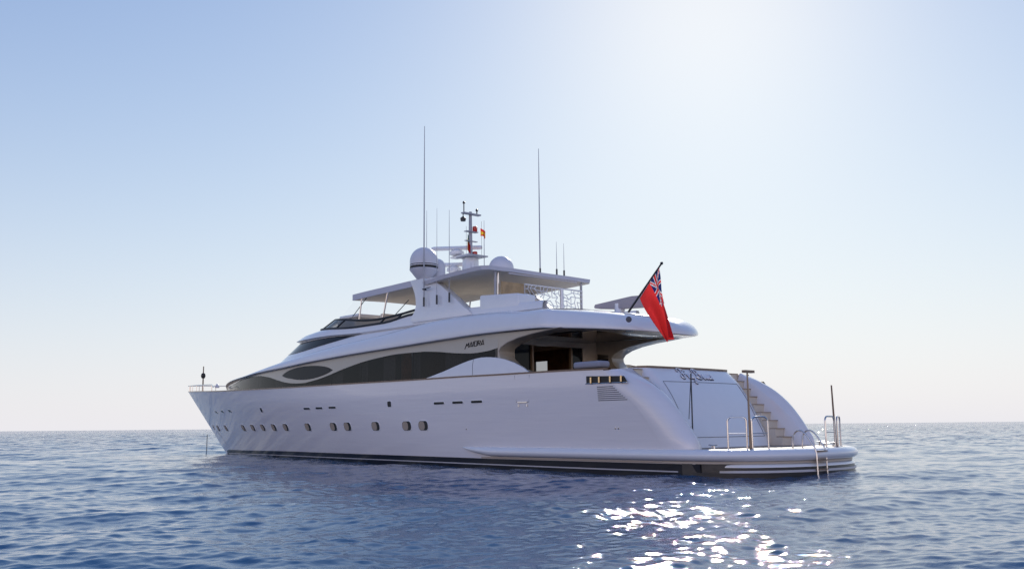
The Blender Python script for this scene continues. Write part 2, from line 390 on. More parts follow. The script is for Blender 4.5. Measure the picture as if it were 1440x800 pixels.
# ------------------------------------------------------------------ hull fittings
def rrect(w, h, r, n=5):
    pts = []
    for cx, cy, a0 in ((w / 2 - r, h / 2 - r, 0), (-w / 2 + r, h / 2 - r, 90), (-w / 2 + r, -h / 2 + r, 180), (w / 2 - r, -h / 2 + r, 270)):
        for i in range(n + 1):
            a = math.radians(a0 + 90 * i / n); pts.append((cx + r * math.cos(a), cy + r * math.sin(a)))
    return pts
def hull_fit(name, x, z, w, h, r, side, frame=.03, mats=None, depth=.05):
    nrm = hull_n(x, z); y = float(hull_y(x, z)); c = Vector((x, y, z)); t = Vector((1, 0, 0)); t = (t - nrm * t.dot(nrm)).normalized(); u = t.cross(nrm); u = u if u.z > 0 else -u
    m = MB(); o_ = rrect(w + 2 * frame, h + 2 * frame, r + frame); i_ = rrect(w, h, r); n = len(o_)
    def surf(p, d):
        q = c + t * p[0] + u * p[1]; yy = float(hull_y(q.x, q.z)); return Vector((q.x, yy, q.z)) + nrm * d
    rings = [[surf(p, -.01) for p in o_], [surf(p, .012) for p in o_], [surf(p, .014) for p in i_]]
    vs = sum(rings, []); fs = []
    for a in range(2): fs += [(a * n + j, a * n + (j + 1) % n, (a + 1) * n + (j + 1) % n, (a + 1) * n + j) for j in range(n)]
    m.add(vs, fs, 0)
    # reveal: the aft half shows a pale inner lining, the pane is dark
    back = [surf(p, .004) for p in i_]
    m.add([surf(p, .014) for p in i_] + back, [(j, (j + 1) % n, n + (j + 1) % n, n + j) for j in range(n)], 1)
    m.add(back, [tuple(range(n))], 2)
    if len(mats) > 3:
        e = rrect(w * .62, h * .92, r * .9); m.add([surf((p[0] + w * .17, p[1]), .008) for p in e], [tuple(range(n))], 3)
    if side < 0: m.v = [(a, -b, d) for a, b, d in m.v]; m.f = [tuple(reversed(f)) for f in m.f]
    return m.obj(name, mats, HULL)
PX = [36.75, 35.97, 33.77, 31.83, 28.33, 26.76, 25.29, 23.83, 22.4, 20.03, 17.67, 16.5, 14.38, 12.29, 11.27]
for sd in (1, -1):
    for x in PX[2:]:
        hull_fit('porthole', x, 1.40, .56, .34, .14, sd, .025, [WHITE, PORTIN, DARK, PORTIN])
    for x in (35.0,): hull_fit('porthole', x, 1.46, .3, .28, .1, sd, .02, [WHITE, PORTIN, DARK, PORTIN])
    for x in (19.66, 18.55, 17.44, 10.24, 9.2, 8.18): hull_fit('hull_vent', x, 2.17, .58, .085, .04, sd, .02, [WHITE, DARKM, DARK])
    for x in (24.56, 13.27): hull_fit('square_port', x, 2.21, .24, .21, .05, sd, .02, [WHITE, DARK, DARK])
    for x in (32.33, 30.9, 29.4): hull_fit('hawse_slot', x, 2.25, .45, .12, .05, sd, .03, [STEEL, STEEL, BGLASS])
    for x, z in ((8.85, 1.27), (1.98, 1.26), (2.1, 1.26)): hull_fit('discharge_outlet', x, z, .03, .03, .014, sd, .012, [STEEL, DARK, DARK])
# boarding gate seam with its hinges
m = MB()
def hp(x, z, d=.006): return (x, float(hull_y(x, z)) + d, z)
for a, b in (((6.25, 2.95), (6.22, 2.1)), ((5.56, 2.95), (5.63, 2.1)), ((6.22, 2.1), (5.63, 2.1))):
    m.tube([hp(*a, .0), hp(*b, .0)], .007, 5)
q = MB(); q.v, q.f, q.mi = m.v, m.f, m.mi; q.obj('boarding_gate', RUBB, HULL)
q = MB(); q.v, q.f, q.mi = [(x, -y, z) for x, y, z in m.v], m.f, m.mi; q.obj('boarding_gate', RUBB, HULL)
m = MB()
m.box((5.7, 3.44, 2.085), (6.15, 3.49, 2.11))
for x in (5.72, 6.12): m.box((x - .02, 3.43, 1.96), (x + .02, 3.475, 2.03))
each(m.mirror(), 'gate_hinge', STEEL, HULL, 0)
# bulge / swim platform bull-nose : half-ellipse swept along the side and round the stern
def platform_path(e):
    """plan outline from the port side aft, round the stern, to starboard; e = extra width"""
    pts = []
    for x in np.linspace(9.15, .0, 40): pts.append((x, float(hull_y(x, .55)), 1 if x < 7.6 else max(.02, ((9.16 - x) / 1.56)) ** .6))
    a, b, nn = 2.6, 3.27, 2.2
    for t in np.linspace(0, math.pi, 61)[1:]:
        c, s = math.cos(t), math.sin(t)
        pts.append((-a * abs(s) ** (2 / nn) , b * math.copysign(abs(c) ** (2 / nn), c), 1))
    for x in np.linspace(.0, 9.15, 40)[1:]: pts.append((x, -float(hull_y(x, .55)), 1 if x < 7.6 else max(.02, ((9.16 - x) / 1.56)) ** .6))
    return pts
def sweep_plan(path, prof, name, m, parent, xmax=99, ramp=0):
    pts = [p for p in path if p[0] <= xmax]; n = len(pts); P = []
    for i, (x, y, s) in enumerate(pts):
        a = pts[max(0, i - 1)]; b = pts[min(n - 1, i + 1)]; t = Vector((b[0] - a[0], b[1] - a[1], 0)).normalized(); nr = Vector((t.y, -t.x, 0))
        if nr.dot(Vector((x - 3, y, 0))) < 0: nr = -nr
        if ramp: f = min(1, max(0, (xmax - x) / ramp)); f = f * f * (3 - 2 * f); P.append([(x + nr.x * (o * f - .02 * (1 - f)), y + nr.y * (o * f - .02 * (1 - f)), z) for o, z, zc in prof]); continue
        P.append([(x + nr.x * o * s, y + nr.y * o * s, zc + (z - zc) * s) for o, z, zc in prof])
    return MB().grid(P, cv=True).obj(name, m, parent, 50)
PATH = platform_path(0)
nose = [(-.10, .690, .67), (.02, .688, .67)] + [(.02 + .20 * math.cos(a), .53 + .155 * math.sin(a), .67) for a in np.linspace(1.45, -1.45, 11)] + [(.02, .372, .67), (-.10, .372, .67)]
PLAT = sweep_plan(PATH, nose, 'swim_platform', WHITE, YACHT)
sweep_plan(PATH, [(-.1, .372, .3), (.055, .372, .3), (.055, .315, .3), (-.1, .315, .3)], 'recess_band', TAN, PLAT, .6)
low = [(-.1, .315, .2), (.03, .315, .2), (.10, .285, .2), (.135, .25, .2), (.14, .21, .2)]
sweep_plan(PATH, [(-.15, .315, .2), (.02, .315, .2), (.10, .28, .2), (.13, .24, .2), (.13, .22, .2), (-.15, .22, .2)], 'lower_fender', WHITE, PLAT, -1.0, .9)
sweep_plan(PATH, [(-.15, .22, .2), (.11, .22, .2), (.11, .145, .2), (-.15, .145, .2)], 'dark_band', BLACK, PLAT, -.7, .9)
sweep_plan(PATH, [(-.15, .145, .2), (.15, .145, .2), (.15, .085, .2), (-.15, .085, .2)], 'pale_band', PALE, PLAT, -.9, .9)
sweep_plan(PATH, [(-.2, .085, .2), (.12, .085, .2), (.09, -.5, .2), (-.2, -.5, .2)], 'stern_boot_top', BLACK, PLAT, -.2, .9)
sweep_plan(PATH, [(-.2, .315, .2), (.02, .315, .2), (.02, -.5, .2), (-.2, -.5, .2)], 'stern_skirt', BLACK, PLAT, -.05)
top = [(x, y) for x, y, s in PATH if x <= .9]; top = [(x, y * .985) for x, y in top]
MB().slab(top, .66, .684).obj('platform_deck', DECK, PLAT, 0)

# ------------------------------------------------------------------ stern: wings, stairs, transom
RIDGE = [(2.0, 3.0), (1.6, 2.72), (.95, 2.25), (.42, 1.83), (.03, 1.42), (-.2, 1.12), (-.36, .86), (-.42, .67)]
OUT = [(2.0, 2.98), (1.42, 2.72), (.93, 2.45), (.43, 2.05), (.0, 1.56), (-.28, 1.16), (-.46, .88), (-.5, .67)]
def wing(s):
    def resample(c, n=28):
        c = np.array(c); d = np.r_[0, np.cumsum(np.hypot(*np.diff(c, axis=0).T))]; t = np.linspace(0, d[-1], n)
        fx = curve(list(zip(d, c[:, 0]))); fz = curve(list(zip(d, c[:, 1]))); return [(float(fx(q)), float(fz(q))) for q in t]
    a = resample(RIDGE); b = resample(OUT); P = []
    LEN = [.40 + .55 * min(1, i / 9) for i in range(len(b))]
    for (xi, zi), (xo, zo), EL_ in zip(a, b, LEN):
        ring = []
        ho2 = lambda x, z: float(hull_y(max(x, .0), z)) + .004
        ring.append((xi + .35, 2.62, .66 if zi < 1 else max(.66, zi - 1.4)))
        ring.append((xi + .01, 2.66, zi - .05)); ring.append((xi, 2.70, zi)); ring.append((xi, 2.78, zi + .012))
        # rounded shoulder running into the topside
        xe = xo + EL_; ye = ho2(xe, zo)
        for f in np.linspace(.08, 1, 14):
            ang = f * math.pi / 2
            ring.append((xo + (1 - math.cos(ang)) ** 1.25 * EL_, 2.80 + (ye - 2.80) * math.sin(ang) ** .9, zo - .06 * f))
        P.append(ring)
    m = MB().grid(P)
    # topside wall below/forward of the wing
    m2 = []
    for (xo, zo), EL_ in zip(b, LEN):
        xe = xo + EL_
        m2.append([(xe, float(hull_y(xe, z)) + .004, z) for z in np.linspace(zo - .06, .6, 8)])
    m.grid(m2)
    # inboard face of the wing
    m3 = []
    for (xi, zi) in a: m3.append([(xi + .005, 2.68, zi - .02), (xi + .005, 2.66, .6)])
    m.grid(m3)
    if s < 0: m.v = [(x, -y, z) for x, y, z in m.v]
    return m.obj('stern_wing', HULLW, YACHT, 60)
for s in (1, -1): wing(s)
def hull_gap():  # side panel from the shell end to the wing, both sides
    m = MB(); P = []
    for x in np.linspace(1.5, 2.7, 8): P.append([(x, float(hull_y(x, z)) + .003, z) for z in np.linspace(.6, float(SHEER(x)) - .0, 8)])
    return m
TP = curve([(.66, .42), (1.1, .58), (1.48, .78), (2.14, 1.13), (2.72, 1.56), (3.05, 1.92)])   # x over z
def transom():
    Z = np.linspace(.66, 3.05, 24); Y = np.linspace(-2.2, 2.2, 29); P = []
    for z in Z:
        row = []
        for y in Y:
            f = abs(y) / 2.2; row.append((float(TP(z)) + .10 * f ** 2 + .25 * max(0, (f - .9) / .1) ** 2, y * (1 - .015 * (z - .66) / 2.4), z))
        row = [(row[0][0] + 1.2, row[0][1], z)] + row + [(row[-1][0] + 1.2, row[-1][1], z)]
        P.append(row)
    m = MB().grid(P)
    t = m.obj('transom', WHITE, YACHT, 45)
    e = MB(); R = []
    for y in Y:
        f = abs(y) / 2.2; x = 1.92 + .10 * f ** 2 + .25 * max(0, (f - .9) / .1) ** 2; yy = y * .985
        R.append([(x - .03, yy, 3.04), (x - .03, yy, 3.10), (x + .14, yy, 3.10), (x + .14, yy, 3.04)])
    e.grid(R, cv=True); e.obj('transom_cap', TEAK, t, 30)
    # garage door seam
    e = MB()
    def tp(y, z, d=.004): f = abs(y) / 2.2; return (float(TP(z)) + .10 * f ** 2 - d, y, z)
    ring = [tp(y, 2.62) for y in np.linspace(-1.85, 1.85, 16)] + [tp(1.85, z) for z in np.linspace(2.5, 1.0, 10)] + [tp(y, .98) for y in np.linspace(1.85, -1.85, 16)] + [tp(-1.85, z) for z in np.linspace(1.0, 2.5, 10)]
    e.tube(ring, .008, 5, closed=True); e.obj('garage_door_seam', RUBB, t)
    return t, tp
TRAN, tp = transom()
# ship name in raised chrome script : strokes in (u = letters to the right, v = up)
SC = {'T': [[(0, .25), (.06, .33), (.2, .34), (.42, .30)], [(.26, .33), (.22, .15), (.14, .02), (.03, 0), (-.03, .06), (.03, .12)], [(.1, .16), (.34, .17)]],
      'B': [[(.14, .32), (.10, .12), (.04, 0)], [(-.04, .24), (.08, .34), (.26, .34), (.33, .27), (.24, .19), (.12, .18)], [(.14, .18), (.30, .16), (.33, .07), (.22, 0), (.06, .01), (-.04, .07)]],
      '_': [], 'i': [[(0, .08), (.03, .13), (.03, .03), (.06, 0), (.10, .05)], [(.045, .2), (.055, .215)]],
      'n': [[(0, .02), (.02, .13), (.02, 0)], [(.02, .08), (.06, .13), (.10, .11), (.10, .02), (.13, 0)]],
      'y': [[(0, .13), (.02, .03), (.07, .02), (.10, .13)], [(.10, .13), (.08, -.06), (.02, -.13), (-.04, -.10), (.02, -.04), (.13, .05)]],
      'o': [[(.09, .12), (.03, .12), (0, .06), (.03, 0), (.08, .01), (.11, .07), (.08, .12), (.14, .11)]],
      'e': [[(0, .06), (.08, .08), (.09, .12), (.04, .13), (0, .06), (.03, 0), (.11, .04)]],
      's': [[(0, 0), (.06, .14), (.09, .05), (.05, 0), (.0, .02)]]}
ADV = {'T': .40, 'B': .42, 'i': .11, 'n': .145, 'y': .17, 'o': .145, 'e': .125, 's': .12, ' ': .14}
def smooth_pts(p, n=5):
    p = [Vector(q) for q in p]
    if len(p) < 3: return p
    out = []
    for i in range(len(p) - 1):
        a, b, c, d = p[max(0, i - 1)], p[i], p[i + 1], p[min(len(p) - 1, i + 2)]
        for j in range(n):
            t = j / n; out.append(.5 * ((2 * b) + (c - a) * t + (2 * a - 5 * b + 4 * c - d) * t * t + (3 * b - a - 3 * c + d) * t ** 3))
    return out + [p[-1]]
def name_letters():
    m = MB(); u = .0; txt = 'Tiny Bonnes'; tot = sum(ADV[c] for c in txt); u = -tot * .37 - .10
    for ch in txt:
        for st in SC.get(ch, []):
            pts = smooth_pts([(u + a * .70, b, 0) for a, b in st]); sc = .9 if ch in 'TB' else 1.15; m.tube([tp(-p.x, 2.74 + p.y * sc, .05) for p in pts], .016, 6, 0); m.tube([tp(-p.x - .02, 2.712 + p.y * sc, .012) for p in pts], .02, 5, 1)  # navy strokes behind each letter stand in for its shadow
        u += ADV[ch] * .74
    return m.obj('name_lettering', [CHROME, NAVY], TRAN)
name_letters()
# stairs on both quarters
def stairs(s):
    m = MB()
    for k in range(9):
        z1 = .68 + .255 * (k + 1); x0 = .15 + .24 * k
        m.box((x0, 2.14, .6), (x0 + .2399 if k < 8 else 2.9, 2.69, z1), 0); m.box((x0 - .03, 2.16, z1), (x0 + .22, 2.67, z1 + .02), 1)
    if s < 0: m.v = [(x, -y, z) for x, y, z in m.v]
    return m.obj('stern_stairs', [CREAM, DECK], YACHT, 30)
for s in (1, -1): stairs(s)
# gate posts between transom and bulwark, capping
m = MB(); m.box((2.35, 2.26, 2.6), (2.45, 2.65, 2.95), 0); m.box((2.32, 2.26, 2.95), (2.48, 2.68, 3.0), 1); m.mirror(); each(m, 'stern_gate', [WHITE, TEAK], YACHT, 30)
# mooring slots, louvres
def slot(s):
    m = MB(); y = 3.497
    pl = [(3.08, 2.79), (1.62, 2.735), (1.5, 2.57), (1.7, 2.56), (3.08, 2.58)]
    q = lambda x, z, d: (x, float(hull_y(x, z)) + d, z)
    m.add([q(x, z, .012) for x, z in pl] + [q(x, z, -.02) for x, z in pl], [tuple(range(5))] + [(i, (i + 1) % 5, 5 + (i + 1) % 5, 5 + i) for i in range(5)])
    if s < 0: m.v = [(x, -y, z) for x, y, z in m.v]
    o = m.obj('mooring_slot', DARK, YACHT, 0)
    for x in (2.88, 2.55, 2.12, 1.7):
        r = MB(); r.tube([(x, s * 3.53, 2.575), (x, s * 3.53, 2.745 if x > 1.5 else 2.71)], .035, 10); r.obj('roller', BRASS, o)
    r = MB(); r.tube([(3.1, s * 3.515, 2.565), (1.5, s * 3.515, 2.55)], .018, 8); r.obj('slot_trim', STEEL, o)
    v = MB()
    for k in range(8):
        f = k / 7; z = 2.455 - f * .39; x1 = 2.04 - .5 * f
        v.box((x1, 3.44, z - .011), (2.66, float(hull_y(2.3, z)) + .008, z + .011))
    if s < 0: v.v = [(x, -y, z) for x, y, z in v.v]
    v.obj('louvre_vent', RUBB, YACHT, 0)
for s in (1, -1): slot(s)

# ------------------------------------------------------------------ deckhouse
XA, ARC = 2.0, 3.05
def WO(x):
    if x < XA: return 0.
    if x < XA + ARC: return 3.35 * ((x - XA) / ARC) ** (1 / 1.8)
    s = min(1, max(0, (x - 20) / 14.15)); return 3.35 * (1 - s ** 2.5)
ZT = curve([(34.1, 3.55), (33, 3.68), (30, 3.80), (26.7, 3.88), (24.63, 4.06), (23, 4.23), (21.6, 4.37), (19.73, 4.55), (18, 4.69), (16.4, 4.80), (14.8, 4.89), (12.9, 5.04), (11.1, 5.16), (9.5, 5.20), (7.6, 5.16), (6.5, 5.06), (5.66, 5.05), (4.85, 5.01), (3.13, 4.87), (2.31, 4.72), (2.1, 4.6), (1.85, 4.15)])
ZB = curve([(34.1, 3.45), (33, 3.58), (30, 3.70), (26.7, 3.80), (24.5, 3.90), (22.4, 3.97), (19.1, 4.14), (15.8, 4.26), (12.9, 4.33), (10.3, 4.40), (8, 4.44), (5.8, 4.42), (4.3, 4.35), (3.3, 4.28), (2.5, 4.20), (1.85, 4.09)])
def overhang():
    X = np.concatenate([XA + ARC * np.linspace(0.0, 1, 34) ** 1.8, np.linspace(XA + ARC, 34.05, 110)[1:]]); P = []
    E = [(x, max(.0, WO(x))) for x in X]
    for i, (x, w) in enumerate(E):
        a = E[max(0, i - 1)]; b = E[min(len(E) - 1, i + 1)]; t = Vector((b[0] - a[0], b[1] - a[1])).normalized(); nr = Vector((t.y, -t.x))
        if i == 0: nr = Vector((1, 0))
        if x > XA + ARC: nr = Vector((0, -1))
        zb, zt = float(ZB(x)), float(ZT(x)); h = zt - zb; k = min(1, max(w, .001) / 1.2) if x > XA + ARC else 1
        aft = max(0, 1 - w / 3.3) if x < XA + ARC else 0
        if x < XA + ARC: zt = max(zt, 4.72 + .3 * (1 - aft)); h = zt - zb
        D = .34 + 1.15 * aft ** .7
        cr = .16 * w / 3.35 + (.0 if x < 24 else .02 * (x - 24) * (w / 3.35))
        prof = [(.34, .03 * k), (.07, 0), (.015, .03 * min(1, h))]
        for f in (.12, .3, .5, .7, .85, .95): prof.append((D * (1 - math.sqrt(max(0, 1 - f ** 2.2))) * (1 if aft > .05 else 1), f * h))
        prof += [(D, h)]
        row = []
        for d, dz in prof:
            d *= k; row.append((x + nr.x * d, max(0, w + nr.y * d), zb + dz))
        xi, yi, zi = row[-1]; xb, yb, _ = row[0]
        row += [(xi + nr.x * .3 * k, max(0, yi + nr.y * .3 * k), zi + cr * .35), (xi + nr.x * .4 * k, max(0, yi) * .5, zi + cr * .85), (xi + nr.x * .4 * k, 0, zi + cr)]
        row = [(xb, 0, zb + .03 * k)] + row
        P.append(row + [(a_, -b_, c_) for a_, b_, c_ in row[-2:0:-1]])
    m = MB().grid(P, cv=True); n = len(P[0]); L = len(P)
    m.f.append(tuple((L - 1) * n + j for j in range(n))); m.mi.append(0)
    return m.obj('upper_deck', WHITE, YACHT, 55)
OVER = overhang()
def HW(x):
    w = WO(max(x, XA + ARC)); return max(0., w - .15 if x < 30 else w * .93 - .01)
WT = curve([(33.4, 3.44), (31, 3.52), (28.74, 3.60), (27.19, 3.74), (26, 3.80), (24.8, 3.79), (23.68, 3.69), (22.54, 3.49), (21.84, 3.37), (21.05, 3.29), (20.24, 3.27), (19.35, 3.34), (18.2, 3.5), (17.11, 3.7), (15.54, 3.93), (14.54, 4.02), (13.12, 4.09), (11.77, 4.08), (10.7, 4.01), (9.68, 3.9), (8.7, 3.84), (7.95, 3.87), (7.45, 3.94)])
WB = curve([(33.4, 3.36), (30, 3.26), (26.5, 3.17), (20.54, 3.11), (17.1, 3.07), (13.1, 3.03), (11.76, 3.03), (11.12, 3.13), (10.28, 3.29), (9.28, 3.51), (8.51, 3.64), (7.95, 3.66), (7.45, 3.60)])
def wall_strip(lo, hi, x0, x1, off, thick, n=150, nz=5, mir=True):
    X = np.linspace(x0, x1, n); P = []
    for x in X:
        a, b = float(lo(x)), max(float(lo(x)) + .003, float(hi(x))); w = HW(x) + off
        zs = [a + (b - a) * j / (nz - 1) for j in range(nz)]; tumble = lambda z: -.05 * (z - 3.0)
        P.append([(x, max(0, w + tumble(z)), z) for z in zs] + [(x, max(0, w - thick + tumble(z)), z) for z in zs[::-1]])
    m = MB().grid(P, cv=True); k = len(P[0]); m.f += [tuple(range(k)), tuple((n - 1) * k + j for j in range(k))]; m.mi += [0, 0]
    return m.mirror() if mir else m
WU = wall_strip(WT, lambda x: ZB(x) + .04, 7.45, 33.6, 0, .08)
HOUSE = None
m = WU; l = wall_strip(lambda x: 2.3 if x < 19 else float(SHEER(x)) - .29, WB, 7.45, 33.6, 0, .08); m.add(l.v, l.f)
HOUSE = m.obj('deckhouse', HOUSEW, YACHT, 50)
lab(HOUSE)
for s in (1, -1):
    g = MB().grid([[(x, HW(x) - .012 - .05 * (z - 3), z) for z in np.linspace(float(WB(x)), max(float(WB(x)) + .003, float(WT(x))), 6)] for x in np.linspace(7.47, 33.3, 150)])
    if s < 0: g.v = [(x, -y, z) for x, y, z in g.v]
    g.obj('side_window', GLASS, HOUSE, 50)
    EU = curve([(22.13, 3.68), (21.75, 3.82), (21.21, 3.92), (20.6, 3.975), (19.97, 3.99), (19.4, 3.975), (18.79, 3.93), (18.2, 3.84), (17.83, 3.72)])
    EL = curve([(22.13, 3.67), (21.75, 3.57), (21.18, 3.49), (20.6, 3.43), (19.94, 3.41), (19.4, 3.43), (18.77, 3.5), (18.2, 3.60), (17.83, 3.71)])
    e = wall_strip(EL, EU, 17.84, 22.12, .012, .03, 60, 5, False)
    g = wall_strip(lambda x: EL(x) + .035, lambda x: EU(x) - .035, 18.05, 21.9, .018, .03, 60, 5, False); g.mi = [1] * len(g.f); e.add(g.v, g.f, 1)
    if s < 0: e.v = [(x, -y, z) for x, y, z in e.v]
    e.obj('eye_window', [DARK, BGLASS], HOUSE, 40)
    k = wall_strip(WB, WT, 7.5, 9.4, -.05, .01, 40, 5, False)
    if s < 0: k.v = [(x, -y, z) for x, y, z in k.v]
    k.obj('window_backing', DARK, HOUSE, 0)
    # curtains and window posts behind the glass
    c = MB()
    for (xa, xb) in ((9.3, 10.6), (12.1, 12.5), (13.7, 14.5), (15.6, 16.0), (17.4, 18.2), (20, 20.6), (22.6, 23.3), (25.0, 25.6)):
        xs_ = np.linspace(xa, xb, int((xb - xa) / .025)); c.grid([[(x, s * (HW(x) - .28 + .02 * math.sin(x * 55)), z) for z in (3.0, float(ZB(x)) - .02)] for x in xs_])
    each(c, 'curtain', CURT, HOUSE, 0)
    # interior backing and mullions
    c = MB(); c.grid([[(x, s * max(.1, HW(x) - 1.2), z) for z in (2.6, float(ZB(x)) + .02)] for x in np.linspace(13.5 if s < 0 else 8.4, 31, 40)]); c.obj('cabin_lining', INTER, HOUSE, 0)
    c = MB()
    for x in (12.3, 15.8, 18.0, 21.9, 24.9, 27.6):
        c.box((x - .05, s * (HW(x) - .10), float(WB(x)) + .01), (x + .05, s * (HW(x) - .06), float(WT(x)) - .01))
    each(c, 'window_post', DARK, HOUSE, 0)
q = MB(); q.lathe([(.05, 0), (.09, .02), (.06, .14), (.03, .16)], (12.75, 2.72, 3.42), 12); q.obj('cabin_lamp', mat('lit_lamp_shade', (.8, .5, .2), .6, emit=(1, .5, .15), estr=4), HOUSE)
# side bulwark humps with a door seam
for s in (1, -1):
    hp_ = [(11.7, 2.99), (11.56, 3.01), (10.92, 3.12), (10.09, 3.28), (9.6, 3.39), (9.1, 3.5), (8.7, 3.575), (8.33, 3.625), (8.05, 3.645), (7.78, 3.64), (7.3, 3.60), (6.88, 3.52), (6.4, 3.38), (6.02, 3.22), (5.69, 3.03), (5.6, 2.96)]
    q = MB().prism(hp_ + [(5.6, 2.6), (11.7, 2.6)], s * 3.30, s * 3.385).bevel(.02); h_ = q.obj('side_bulwark', WHITE, YACHT, 50)
    q = MB(); q.tube([(8.45, s * 3.387, 3.60), (8.5, s * 3.387, 3.4), (8.5, s * 3.387, 3.06)], .008, 5); q.obj('door_seam', RUBB, h_)
# c-shaped wing walls beside the saloon doors
CC = [(8.35, 2.3), (8.35, 3.5), (7.66, 3.56), (7.62, 3.75), (7.64, 3.93), (8.35, 4.02), (8.35, 4.46), (4.5, 4.39), (5.1, 4.335), (5.8, 4.28), (6.5, 4.19), (7.0, 4.08), (7.32, 3.95), (7.44, 3.82), (7.42, 3.68), (7.3, 3.54), (7.05, 3.36), (6.7, 3.2), (6.2, 3.06), (5.8, 2.9), (5.7, 2.3)]
for s in (1, -1):
    q = MB().prism(CC, s * 3.138, s * 2.45).bevel(.03, 3); q.obj('wing_wall', [HOUSEW], YACHT, 50)
# saloon bulkhead
q = MB(); q.box((8.2, 1.72, 2.05), (8.36, 2.5, 4.46)); q.box((8.2, -2.5, 2.05), (8.36, -1.72, 4.46)); q.box((8.2, -1.72, 4.20), (8.36, 1.72, 4.46)); SB = q.obj('saloon_bulkhead', CREAM, YACHT, 0)
q = MB()
for y in (.88, -1.08): q.box((8.16, y - .035, 2.1), (8.28, y + .035, 4.2))
each(q, 'door_frame', JOIN, SB, 0)
q = MB(); q.box((8.25, .92, 2.1), (8.262, 1.72, 4.2)); q.box((8.25, -1.72, 2.1), (8.262, -1.12, 4.2)); each(q, 'door_pane', BGLASS, SB, 0)
q = MB(); q.box((13.6, -2.9, 2.2), (13.75, 2.6, 4.3)); q.box((10.6, -2.6, 2.2), (12.3, -1.9, 3.35), 0); each(q, 'saloon_panelling', WOOD, SB, 0)
q = MB(); hx0, hx1, hz0, hz1 = 11.1, 11.85, 3.45, 3.93
for a, b in (((8.4, 2.2), (hx0, 4.35)), ((hx1, 2.2), (13.6, 4.35)), ((hx0, 2.2), (hx1, hz0)), ((hx0, hz1), (hx1, 4.35))): q.box((a[0], -2.72, a[1]), (b[0], -2.66, b[1]))
q.obj('saloon_lining', WOOD, SB, 0)
q = MB(); q.box((4.6, -1.9, 4.385), (8.15, 1.5, 4.40)); q.obj('mirror_ceiling', MIRR, OVER, 0)
for i, (x, y) in enumerate(((5.5, 2.35), (3.6, .9), (3.6, -.9), (5.5, -2.35))):
    q = MB(); q.lathe([(.13, 0), (.13, -.03), (.10, -.05)], (x, y, float(ZB(x)) + .03), 20); q.obj('ceiling_lamp', [LAMPG], OVER)
q = MB(); q.lathe([(.0, .0), (.09, .0), (.09, .04), (.06, .05)], (2.43, 2.28, 4.5), 16, axis=(-.6, .75, 0)); q.obj('deck_speaker', RUBB, OVER)

# maker's lettering on the house side
LX, LZ = 9.2, 4.05
def logo():
    L = {'M': [[(0, -.25), (.45, .8), (.5, .35), (.95, .95)], [(.95, .95), (.8, 0)]], 'A': [[(0, 0), (.45, 1), (.62, 0)], [(.1, .12), (.6, .12)]], 'I': [[(0, 0), (.15, 1)]], 'O': [[(0, 0), (.15, 1), (.7, 1), (.55, 0), (0, 0)]], 'R': [[(0, 0), (.15, 1), (.65, .9), (.58, .5), (.1, .45)], [(.25, .45), (.6, 0)]]}
    m = MB(); u = 0
    for ch, ad in (('M', 1.05), ('A', .8), ('I', .3), ('O', .8), ('R', .75), ('A', .8)):
        for st in L[ch]: m.tube([(LX - (u + a) * .235, HW(9) + .008 - .05 * 1.1, LZ + .012 * u + b * .17) for a, b in st], .014, 5)
        u += ad
    m.obj('lettering', DARK, HOUSE)
logo()

# ------------------------------------------------------------------ pilothouse and flybridge
def layer_pts(w, xs0, xf, zf, n=40, xa=6.0, e=2.4):
    pts = [(x, w) for x in np.linspace(xa, xs0, 30)]
    for t in np.linspace(0, math.pi / 2, n)[1:]: pts.append((xs0 + (xf - xs0) * math.sin(t) ** (2 / e), w * max(0, math.cos(t)) ** (2 / e)))
    return [(x, y, float(zf(x))) for x, y in pts]
zl1 = curve([(6, 4.6), (12, 4.7), (20, 4.4), (27, 4.3)])
zl2 = curve([(6, 5.12), (13, 5.16), (17.23, 5.14), (18.44, 5.04), (20.18, 4.89), (22.0, 4.76), (22.8, 4.74), (26, 4.85)])
zl3 = curve([(6, 5.14), (13, 5.18), (17.23, 5.16), (17.9, 5.2), (19.6, 5.25), (21.8, 5.25), (25, 5.36)])
zl4 = curve([(6, 5.2), (13, 5.24), (17.2, 5.24), (19.6, 5.30), (21.8, 5.31), (25.2, 5.42)])
zl5 = curve([(6, 5.34), (13, 5.40), (17.2, 5.34), (19.6, 5.46), (21.8, 5.52), (24.5, 5.60)])
zl6 = curve([(6, 5.42), (10, 5.55), (13.3, 5.63), (15.3, 5.47), (17.3, 5.47), (20, 5.63), (22.4, 5.78)])
zl7 = curve([(6, 5.44), (10, 5.62), (13.1, 5.86), (14.3, 5.78), (15.9, 5.72), (19, 6.0), (21.2, 6.2)])
LA = dict(n=40)
l1 = layer_pts(2.75, 18, 26.6, zl1); l2 = layer_pts(2.42, 19, 25.6, zl2); l3 = layer_pts(2.33, 18.6, 24.35, zl3); l4 = layer_pts(2.46, 18.6, 24.7, zl4); l5 = layer_pts(2.44, 18.3, 23.9, zl5); l6 = layer_pts(2.40, 17.6, 22.3, zl6); l7 = layer_pts(2.30, 17.2, 21.0, zl7)
inn = [(x, y * .93, z - .02) for x, y, z in l7]; flo = [(x, y * .92, 5.12) for x, y, z in l7]
def full(l): return l + [(x, -y, z) for x, y, z in l[-2::-1]]
PH = MB().grid(np.array([full(l) for l in (l1, l2, l3, l4, l5, l6)])).obj('pilothouse', WHITE, YACHT, 28)
